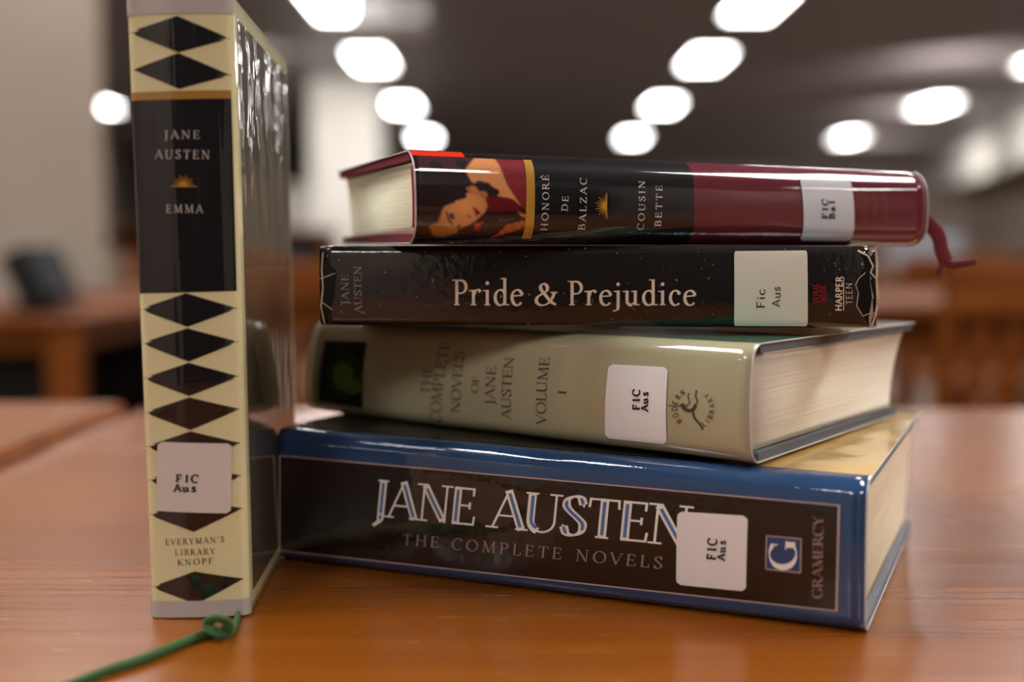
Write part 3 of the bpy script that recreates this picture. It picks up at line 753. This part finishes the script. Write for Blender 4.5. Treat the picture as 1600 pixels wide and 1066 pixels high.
ml.text('title_lettering', [('THE', (673, 617), (678, 572), 16, 'book'), ('COMPLETE', (692, 660), (706, 534), 17, 'book'), ('NOVELS', (720, 646), (727, 550), 15, 'book'),
    ('OF', (747, 615), (750, 588), 11, 'book'), ('JANE', (773, 633), (776, 573), 15, 'book'), ('AUSTEN', (799, 656), (804, 558), 15, 'book'),
    ('VOLUME', (854, 664), (860, 559), 16, 'book'), ('I', (885, 619), (886, 609), 13, 'book')], m_ink, 2)
ml.quad('call_number_label', [(952, 569), (1045, 574), (1043, 694), (947, 684)], m_lab, 4, rnd=(.14, .13), na=20, nb=30)
ml.text('label_lettering', [('FIC', (1001, 642), (1001, 608), 11, 'slab'), ('Aus', (1014, 643), (1014, 610), 11, 'slab')], m_lik, 6)
EX = lambda X, Y: (800+X/4.1, 500+Y/4.1)
ml.strokes('emblem_figure', [([EX(1002, 549), EX(1092, 552)], 1.6), ([EX(1085, 537), EX(1110, 572), EX(1135, 582), EX(1160, 575), EX(1180, 545)], 5.5), ([EX(1172, 560), EX(1190, 520), EX(1178, 490), EX(1184, 450)], 2.6),
    ([EX(1112, 560), EX(1142, 528), EX(1128, 490), EX(1136, 468)], 2.2), ([EX(1155, 580), EX(1172, 630), EX(1205, 668), EX(1226, 702)], 3.6)], m_ink, 2)
ml.poly('emblem_head', circ(*EX(1100, 553), 4, 4, 12), m_ink, 3)
runs = []
cx, cy, R_e = 1172, 568, 112
for ch, a in zip('MODERN', (140, 160, 179, 197, 215, 233)):        # left arc, read clockwise
    a_ = math.radians(a); px, py = cx+R_e*math.cos(a_), cy+R_e*math.sin(a_); tx, ty = -math.sin(a_), math.cos(a_)
    runs.append((ch, EX(px-tx*13, py-ty*13), EX(px+tx*13, py+ty*13), 8.5, 'sansb'))
for ch, a in zip('LIBRARY', (56, 42, 27, 10, -8, -26, -44)):       # right arc, read upwards
    a_ = math.radians(a); px, py = cx+(R_e+24)*math.cos(a_)-8, cy+(R_e+24)*math.sin(a_); tx, ty = math.sin(a_), -math.cos(a_)
    w = 6 if ch == 'I' else 12
    runs.append((ch, EX(px-tx*w, py-ty*w), EX(px+tx*w, py+ty*w), 8, 'sansb'))
ml.text('emblem_lettering', runs, m_ink, 2)
h = ml.T/2+.0025
ml.grid_us('jacket_strip_black', [(.09, h), (.132, h), (.132, h+.06), (.09, h+.06)], printed('jacket_slate', srgb(38, 42, 44), 'ml'), 1)
ml.grid_us('jacket_strip_green', [(.168, h+.001), (ml.L-.0002, h+.001), (ml.L-.0002, h+.08), (.168, h+.08)], m_teal, 1)

# ---------- black novel with the cream title, third from the bottom
pp = Book('paperback_novel', 'worn black novel titled in cream letters, second from the top of the stack', (-0.07287, 0.45337, 0.0982), (-0.08441, 0, 0), (0.20637, 0.135, 0.0300),
          .0028, .0008, {(0, 0, 1): (0, .2), (1, 0, 1): (-.6, .2), (1, 0, 0): (.6, 0)})
p_blk = printed('cover_black_dusty', srgb(24, 20, 18), 'pp', .5, .9, dust=.8); p_crm = printed('title_cream', srgb(222, 200, 180), 'pp', .6, .6)
p_gry = printed('author_bronze', srgb(140, 122, 104), 'pp', .6, .6); p_lab = printed('call_label_dirty_white', srgb(214, 212, 194), 'pp', .75, .3, mott=.12)
p_ink = printed('label_grey_ink', srgb(50, 50, 50), 'pp', .75, .3); p_red = printed('red_print', srgb(150, 24, 26), 'pp', .6, .5); p_deep = printed('chipped_black', srgb(6, 5, 5), 'pp', .7, .3)
p_film = plain('torn_film_tan', srgb(190, 168, 140), .3, .6, 0, .3, 300, .4)
pp.jacket(p_blk, .0006); pp.pages(M_ivory, hu=.0006, th=.0007, conc=0, gap=.0008, back=.0006)
pp.text('title_lettering', [('Pride', (709, 477), (818, 477), 40, 'roman'), ('&', (835, 477), (871, 477), 35, 'roman'), ('Prejudice', (889, 477), (1088, 477), 38, 'roman')], p_crm, 2)
pp.text('author_lettering', [('JANE', (545, 476), (545, 429), 12, 'roman'), ('AUSTEN', (566, 489), (565, 416), 12, 'roman')], p_gry, 2)
pp.quad('call_number_label', [(1147, 393), (1261, 392), (1260, 517), (1146, 515)], p_lab, 3, rnd=(.03, .04), na=20, nb=24)
pp.text('label_lettering', [('Fic', (1195, 482), (1195, 451), 13, 'sans'), ('Aus', (1219, 480), (1219, 448), 13, 'sans')], p_ink, 5)
pp.text('notice_lettering', [('EXTRAS', (1280, 473), (1279, 445), 9, 'sansb'), ('INSIDE', (1291, 473), (1290, 445), 9, 'sansb')], p_red, 2)
pp.text('publisher_lettering', [('HARPER', (1315, 486), (1316, 432), 10, 'sansb'), ('TEEN', (1332, 476), (1331, 442), 10, 'sansl')], p_crm, 2)
pp.strokes('publisher_rule', [([(1318, 485), (1318, 433)], 1.2)], p_crm, 2)
pp.poly('worn_patch', [(505, 410), (509, 408), (526, 424), (523, 459), (516, 488), (506, 490), (502, 460)], p_deep, 2)
pp.poly('worn_patch', [(1346, 424), (1358, 414), (1366, 432), (1368, 486), (1352, 498), (1340, 484), (1342, 444)], p_deep, 2)
pp.poly('worn_patch', [(1345, 398), (1357, 396), (1366, 408), (1364, 428), (1352, 412)], p_deep, 2)
pp.poly('worn_patch', [(1352, 500), (1366, 490), (1366, 512), (1356, 514)], p_deep, 2)
pp.strokes('torn_film', [([(505, 395), (503, 420), (505, 450), (502, 480), (508, 508)], 2.4), ([(500, 436), (524, 427)], 1.2), ([(503, 472), (520, 484)], 1.2), ([(510, 512), (620, 514), (760, 515)], 1.8)], p_film, 4)
pp.strokes('torn_film', [([(1340, 392), (1356, 400), (1364, 416), (1360, 426), (1369, 436), (1371, 470), (1368, 490), (1362, 510)], 3.0), ([(1336, 446), (1341, 436), (1352, 426)], 1.4), ([(1337, 446), (1341, 458), (1338, 478), (1348, 494), (1362, 488)], 1.4)], p_film, 4)
# loose curled film at the right end, standing proud of the corners
fm = MB(); rr = random.Random(2)
base = [(pp.L, .0, .0296), (pp.L+.0012, .001, .024), (pp.L+.0007, .0, .018), (pp.L+.0016, .0, .011), (pp.L+.0006, .0, .004), (pp.L+.001, .001, .0004)]
for k in range(len(base)-1):
    a, b = base[k], base[k+1]
    fm.add([a, b, (b[0]-.003, b[1]-.0012, b[2]), (a[0]-.003, a[1]-.0010, a[2]), (a[0]-.001, .012, a[2]), (b[0]-.001, .012, b[2])], [(0, 1, 2, 3), (0, 4, 5, 1)])
def filmglass(name, c, tr):
    m, nt, b = newmat(name); b.inputs['Base Color'].default_value = c; b.inputs['Roughness'].default_value = .12
    b.inputs['Alpha'].default_value = tr; f = noise(nt, coords(nt), 300, 3); nt.links.new(bump(nt, f, .8, .002), b.inputs['Normal']); return m
M_filmc = filmglass('clear_film', srgb(220, 205, 190), .45)
link('loose_film', fm.V, fm.F, M_filmc, pp.root)
fm = MB(); fm.add([(pp.L-.010, .001, .0300), (pp.L-.002, -.0005, .0312), (pp.L+.001, .002, .0318), (pp.L+.0008, .02, .0308), (pp.L-.009, .02, .0301)], [(0, 1, 2, 3, 4)])
link('loose_film', fm.V, fm.F, M_filmc, pp.root)

# ---------- crimson novel with portrait, on top
ba = Book('hardback_novel', 'crimson and black novel with a painted portrait on its spine, topmost of the stack', (-0.03436, 0.41816, 0.12904), (0.33022, 0.0038, 0.0035), (0.21316, 0.1366, 0.0331),
          .0078, .0026, {(0, 0, 1): (-.4, -.3), (0, 0, 0): (.4, 0), (1, 0, 1): (-.5, -2.6), (1, 0, 0): (.5, .2), (1, 1, 1): (0, -1.5), (0, 1, 1): (-.9, -.3), (0, 1, 0): (1.1, -.4)})
b_mar = printed('jacket_crimson', srgb(98, 26, 40), 'bal'); b_blk = printed('jacket_black', srgb(14, 14, 18), 'bal'); b_gold = printed('gold_band', srgb(178, 132, 48), 'bal')
b_red = printed('jacket_scarlet', srgb(224, 48, 20), 'bal'); b_sil = printed('lettering_silver', srgb(200, 194, 186), 'bal'); b_sun = printed('emblem_gold', srgb(196, 140, 44), 'bal')
b_lab = printed('call_label_grey_white', srgb(206, 206, 210), 'bal', .7, .5); b_ink = printed('label_ink_black', srgb(30, 30, 34), 'bal', .7, .5); b_fnt = printed('faint_gold', srgb(124, 66, 40), 'bal')
ba.jacket(b_mar, .0004); ba.boards(clothmat('board_crimson_cloth', srgb(130, 30, 56)), th=.0028); ba.pages(M_cream, conc=.004, th=.0038, gap=.0022)
s_t = ba.S[int(np.argmin(abs(ba.P[:, 1]-ba.T) + (ba.P[:, 0] > .012)*9))]
u85 = ba.us(1085, 320)[0]
hs = ba.T/2+.012
ba.band('spine_panel', .0001, u85, -hs, hs+.1, b_blk, 1)
ba.grid_us('spine_panel_scarlet', [(.0002, ba.us(651, 243)[1]), (.0195, ba.us(722, 244)[1]), (.0190, hs), (.0002, hs)], b_red, 3, na=8, nb=50)
ba.quad('gold_band', [(815, 247), (828, 248), (825, 382), (811, 382)], b_gold, 3, na=4, nb=60)
def tx(x, y0, y1, h, st, x2=None): return (st, (x, y0), (x if x2 is None else x2, y1), h, 'wide')
ba.text('title_lettering', [('HONORÉ', (854, 360), (857, 274), 10.5, 'wide'), ('DE', (886.5, 330), (888, 307), 10, 'wide'), ('BALZAC', (913, 359), (916, 278), 10.5, 'wide'),
    ('COUSIN', (1004.5, 359), (1007, 283), 10, 'wide'), ('BETTE', (1032, 354), (1034, 290), 10, 'wide')], b_sil, 3)
def sun(bk, c, ang, R, m, layer):
    a0 = math.radians(ang); cx, cy = c
    mp = lambda r, a: (cx+r*math.cos(a0+a), cy-r*math.sin(a0+a))
    bk.poly('emblem_sun', [mp(R*.34, math.radians(-90+180*k/10)) for k in range(11)], m, layer, rings=2, step=1)
    for k in range(11):
        a = math.radians(-84+16.8*k); Rr = R*(1.0 if k % 2 == 0 else .86)
        bk.strokes('emblem_ray', [([mp(R*.3, a), mp(Rr*.75, a)], R*.075), ([mp(Rr*.7, a), mp(Rr, a)], R*.045)], m, layer)
sun(ba, (947, 322), 180, 18, b_sun, 3)
ba.strokes('emblem_rule', [([(947.5, 302), (947.5, 342)], 1)], b_sun, 4)
ba.quad('call_number_label', [(1247, 276), (1325, 277), (1326, 377), (1247, 377)], b_lab, 4, rnd=(.12, .12), na=20, nb=24)
ba.text('label_lettering', [('FIC', (1292, 343), (1292, 311), 9, 'slab'), ('Bal', (1303, 343), (1303, 311), 9, 'slab')], b_ink, 6)
ba.text('faint_lettering', [("EVERYMAN'S", (1352, 357), (1353, 290), 8, 'wide'), ('LIBRARY', (1369, 347), (1370, 298), 8, 'wide'), ('KNOPF', (1386, 343), (1387, 302), 8, 'wide')], b_fnt, 2)
# portrait print: colour per grid point
def inpoly(x, y, P):
    c = np.zeros(x.shape, bool); n = len(P)
    for i in range(n):
        (x1, y1), (x2, y2) = P[i], P[(i+1) % n]
        if y1 == y2: continue
        cond = ((y1 > y) != (y2 > y)) & (x < (x2-x1)*(y-y1)/(y2-y1)+x1); c ^= cond
    return c
na, nb = 150, 130
A, B = np.meshgrid(np.linspace(0, 1, na+1), np.linspace(0, 1, nb+1), indexing='ij')
X = 66+A*(1095-66); Y = 78+B*(965-78)
col = np.zeros(A.shape+(3,)); col[:] = srgb(30, 18, 18)[:3]
rs = np.random.RandomState(1)
def blur(C, n=1):
    for _ in range(n):
        C = (C + np.roll(C, 1, 0)+np.roll(C, -1, 0)+np.roll(C, 1, 1)+np.roll(C, -1, 1))/5
    return C
def pa(P, c): col[inpoly(X, Y, P)] = srgb(*c)[:3]
pa([(66, 78), (640, 78), (520, 240), (66, 240)], (62, 30, 40))
pa([(620, 80), (820, 80), (860, 250), (910, 390), (1050, 605), (960, 525), (820, 500), (700, 440), (560, 360), (500, 240)], (206, 136, 84))
pa([(815, 80), (1110, 80), (1110, 650), (1045, 600), (910, 385), (860, 240)], (124, 32, 42))
pa([(500, 420), (620, 400), (720, 470), (700, 540), (560, 520)], (170, 100, 64))
pa([(280, 640), (340, 570), (440, 500), (520, 475), (620, 490), (690, 540), (718, 600), (690, 670), (610, 750), (540, 800), (440, 850), (430, 900), (320, 930), (215, 938), (150, 820), (240, 780)], (214, 142, 82))
pa([(150, 820), (240, 800), (420, 860), (430, 900), (320, 932), (215, 938)], (206, 132, 40))
pa([(700, 505), (900, 510), (960, 540), (1100, 690), (1000, 650), (700, 665), (718, 600)], (96, 14, 22))
face = inpoly(X, Y, [(280, 640), (340, 570), (440, 500), (520, 475), (620, 490), (690, 540), (718, 600), (690, 670), (610, 750), (540, 800), (440, 850), (430, 900), (320, 930), (215, 938), (150, 820), (240, 780)])
sh_ = np.clip(1.12-.5*np.hypot((X-500)/1.2, Y-610)/260, .55, 1.15); col[face] *= sh_[face][:, None]
for cx0, cy0, r0 in ((640, 400, 55), (700, 410, 50), (740, 440, 45), (790, 460, 40), (590, 420, 40), (420, 500, 55), (360, 540, 50), (470, 500, 40), (310, 560, 50), (480, 170, 60), (230, 200, 60)):
    col[(X-cx0)**2+(Y-cy0)**2 < r0**2] = srgb(34, 22, 22)[:3]
pa([(545, 400), (600, 410), (640, 470), (560, 470)], (190, 116, 70))
pa([(350, 680), (400, 690), (405, 725), (380, 755), (345, 715)], (52, 28, 22)); pa([(385, 700), (400, 702), (400, 718), (386, 716)], (220, 200, 180))
pa([(305, 660), (325, 665), (360, 760), (400, 800), (380, 805), (335, 770)], (96, 54, 36))
pa([(560, 600), (600, 630), (650, 670), (640, 690), (600, 710), (590, 670)], (130, 26, 24))
pa([(530, 690), (560, 720), (545, 735), (520, 715)], (120, 62, 36))
pa([(430, 800), (470, 800), (440, 860), (425, 850)], (110, 60, 30))
fl = inpoly(X, Y, [(900, 800), (1105, 740), (1105, 810), (960, 880), (780, 960), (840, 900)]) & (rs.rand(*X.shape) > .45); col[fl] = srgb(214, 110, 26)[:3]
fl = inpoly(X, Y, [(600, 780), (690, 770), (660, 800), (650, 860), (590, 860)]) & (rs.rand(*X.shape) > .55); col[fl] = srgb(190, 70, 26)[:3]
fl = inpoly(X, Y, [(810, 730), (1010, 730), (900, 770), (830, 765)]) & (rs.rand(*X.shape) > .6); col[fl] = srgb(110, 70, 50)[:3]
fl = inpoly(X, Y, [(1010, 660), (1100, 690), (1095, 715), (1050, 700)]); col[fl] = srgb(206, 120, 80)[:3]
col = blur(col, 3)
pr = ba.quad('spine_portrait', [(651, 243), (814, 246), (811, 382), (650, 381)], printed('portrait_print', (1, 1, 1, 1), 'bal', fmt='attr'), 2, na=na, nb=nb)
at_ = pr.data.color_attributes.new('Col', 'FLOAT_COLOR', 'POINT')
at_.data.foreach_set('color', np.concatenate([col, np.ones(A.shape+(1,))], 2).reshape(-1).astype(np.float32))
# headbands
M_hb = clothmat('headband_crimson', srgb(150, 24, 54))
hb = MB(); hb.tube([ba.warp((.0022, ba.fw(t)+.0038, t)) for t in np.linspace(.006, ba.T-.006, 14)], .0024, 8); hb.build('headband', M_hb, ba.root, True)
# crimson ribbon marker hanging from the right end
def ribbon(name, P, m, parent, w, th, up):
    mb = MB(); mb.tube(spl3(P), w, 12, th/w, up); return mb.build(name, m, parent, True)
def spl3(P, n=6):
    out = []; Q = [P[0]]+list(P)+[P[-1]]
    for i in range(1, len(Q)-2):
        for k in range(n):
            t = k/n; a, b, c, d = (np.array(Q[i+j], float) for j in (-1, 0, 1, 2))
            out.append(tuple(.5*((2*b)+(c-a)*t+(2*a-5*b+4*c-d)*t*t+(3*b-a-3*c+d)*t**3)))
    out.append(tuple(P[-1])); return out
def world_at(px, py, D):          # D metres straight ahead of the camera
    xs, ys = (px-800)/F, (533-py)/F
    return Vector((xs*D, (math.cos(PITCH)+ys*math.sin(PITCH))*D, EYE+(-math.sin(PITCH)+ys*math.cos(PITCH))*D))
def loc(bk, p): return tuple(bk.M.transposed() @ (Vector(p)-bk.O))
M_rr = clothmat('ribbon_crimson', srgb(112, 12, 26))
Dr = .492; upb = tuple(ba.M.transposed() @ Vector((0, 1, 0)))
pts = [(ba.L-.008, .009, .017), (ba.L-.001, .009, .0165)] + [loc(ba, world_at(x, y, Dr)) for x, y in ( (1462, 362), (1471, 390), (1478, 408))]
ba_out = ribbon('ribbon_marker', pts, M_rr, ba.root, .0030, .0006, upb)
pts = [loc(ba, world_at(x, y, Dr)) for x, y in ((1476, 404), (1486, 413), (1502, 412), (1516, 410), (1525, 408))]
mb = MB(); mb.tube(spl3(pts), list(np.linspace(.0019, .0011, len(spl3(pts)))), 8, .4, upb); mb.build('ribbon_frayed_end', M_rr, ba.root, True)
pts = [loc(ba, world_at(x, y, Dr)) for x, y in ((1477, 404), (1472, 414), (1468, 424), (1466, 431))]
mb = MB(); mb.tube(spl3(pts), .0013, 8, .4, upb); mb.build('ribbon_frayed_end', M_rr, ba.root, True)
pts = [loc(ba, world_at(x, y, Dr)) for x, y in ((1478, 412), (1482, 424), (1489, 432))]
mb = MB(); mb.tube(spl3(pts), .0004, 6, .5); mb.build('ribbon_frayed_end', M_rr, ba.root, True)

M_fe = plain('film_edge_white', srgb(200, 192, 190), .25, .6)
for bk, u in ((ba, .0001), (ba, ba.L-.0001), (ml, ml.L-.0001), (gr, gr.L-.0001)): bk.film_edge(M_fe, u)
# ---------- standing novel with the black diamonds
em = Book('hardback_novel', 'cream and black novel with a diamond pattern standing upright left of the stack', (-0.1252, 0.40353, 0.00040), (0.05405, -0.01139, -0.00762), (0.2106, 0.13476, 0.0343),
          .0026, .0014, {(1, 0, 1): (-1.0, -.6), (1, 0, 0): (0, .2), (0, 0, 1): (.6, 0)}, upright=True)
e_crm = printed('jacket_cream', srgb(214, 204, 158), 'emma'); e_blk = printed('jacket_black_print', srgb(18, 15, 18), 'emma'); e_gld = printed('jacket_gold_band', srgb(160, 118, 50), 'emma')
e_sil = printed('spine_lettering_silver', srgb(178, 172, 164), 'emma'); e_bro = printed('spine_lettering_brown', srgb(70, 50, 26), 'emma'); e_sun = printed('spine_emblem_gold', srgb(180, 130, 46), 'emma')
e_lab = printed('spine_label_white', srgb(206, 194, 186), 'emma', .7, .5); e_ink = printed('spine_label_ink', srgb(14, 13, 14), 'emma', .7, .5); e_frs = printed('frosted_film_end', srgb(176, 168, 164), 'emma', .4)
em.jacket(e_crm, .0004, nu=60); em.boards(clothmat('board_dark_cloth', srgb(40, 60, 44)), th=.0026); em.pages(M_cream)
em.band('spine_panel', em.us(294, 457)[0], em.us(284, 155)[0], -em.T/2+.0012, em.T/2+.0006, e_blk, 1)
em.band('gold_band', em.us(284, 155)[0], em.us(284, 142)[0], -em.T/2+.0012, em.T/2+.0006, e_gld, 2, na=4)
for (l, t, r, b) in [((202, 52), (277, 25), (360, 61), (279, 82)), ((209, 109), (279, 83), (361, 118), (280, 139)), ((220, 483), (291, 458), (371, 482), (293, 511)), ((222, 536), (293, 513), (373, 534), (295, 565)),
    ((224, 591), (295, 567), (374, 588), (296, 619)), ((226, 644), (296, 621), (375, 639), (298, 672)), ((229, 697), (298, 674), (376, 692), (300, 726)), ((231, 749), (300, 728), (378, 743), (302, 779)),
    ((233, 803), (302, 781), (379, 794), (303, 831)), ((238, 916), (304, 893), (381, 904), (307, 944))]:
    em.poly('diamond', [l, t, r, b], e_blk, 2, rings=8)
em.text('title_lettering', [('JANE', (257, 217), (312, 217), 13, 'wide'), ('AUSTEN', (243, 248), (328, 249), 14, 'wide'), ('EMMA', (260, 333), (317, 333), 13, 'wide')], e_sil, 3)
sun(em, (287, 291), 90, 18, e_sun, 3)
em.strokes('emblem_rule', [([(266, 292), (309, 292)], 1.0)], e_sun, 4)
em.text('publisher_lettering', [("EVERYMAN'S", (259, 852), (351, 847), 9.5, 'wide'), ('LIBRARY', (274, 868), (336, 866), 9.5, 'wide'), ('KNOPF', (278, 884), (333, 881), 9.5, 'wide')], e_bro, 3)
em.quad('call_number_label', [(247, 690), (363, 693), (361, 802), (245, 798)], e_lab, 5, rnd=(.12, .13), na=20, nb=24)
em.text('label_lettering', [('FIC', (274, 753), (311, 754), 12, 'slab'), ('Aus', (272, 768), (310, 768), 12, 'slab')], e_ink, 7)
em.band('film_end', em.L-.0056, em.L, -.0185, .0185, e_frs, 3, na=3)
em.band('film_end', 0, .0058, -.0185, .0185, e_frs, 3, na=3)
em.grid_us('cover_print', [(.0065, -.024), (em.L-.006, -.024), (em.L-.006, -.146), (.0065, -.146)], printed('rear_cover_print', srgb(92, 82, 64), 'back', ior=2.5), 1, na=40, nb=20)
# green ribbon marker: from under the book, a curl, then away over the table
M_gr = clothmat('ribbon_green', srgb(66, 108, 58))
def table_pt(px, py, z=.0012):
    k = (EYE-TZ-z)/(math.sin(PITCH)-(533-py)/F*math.cos(PITCH)); return world_at(px, py, k)
pts = [table_pt(372, 962, .0011), table_pt(362, 986, .0018), table_pt(340, 990, .0032), table_pt(325, 975, .006), table_pt(338, 966, .0085), table_pt(355, 972, .007), table_pt(352, 985, .0035),
       table_pt(325, 990, .0018), table_pt(280, 1008, .0013), table_pt(220, 1032, .0013), table_pt(160, 1052, .0012), table_pt(90, 1080, .0011), table_pt(20, 1110, .0011)]
pts = [loc(em, p) for p in pts]
q = spl3(pts); mb = MB(); mb.tube(q, [.0018]*30+[.0018+.0006*min(1, k/12) for k in range(len(q)-30)], 10, .55); mb.build('ribbon_marker', M_gr, em.root, True)
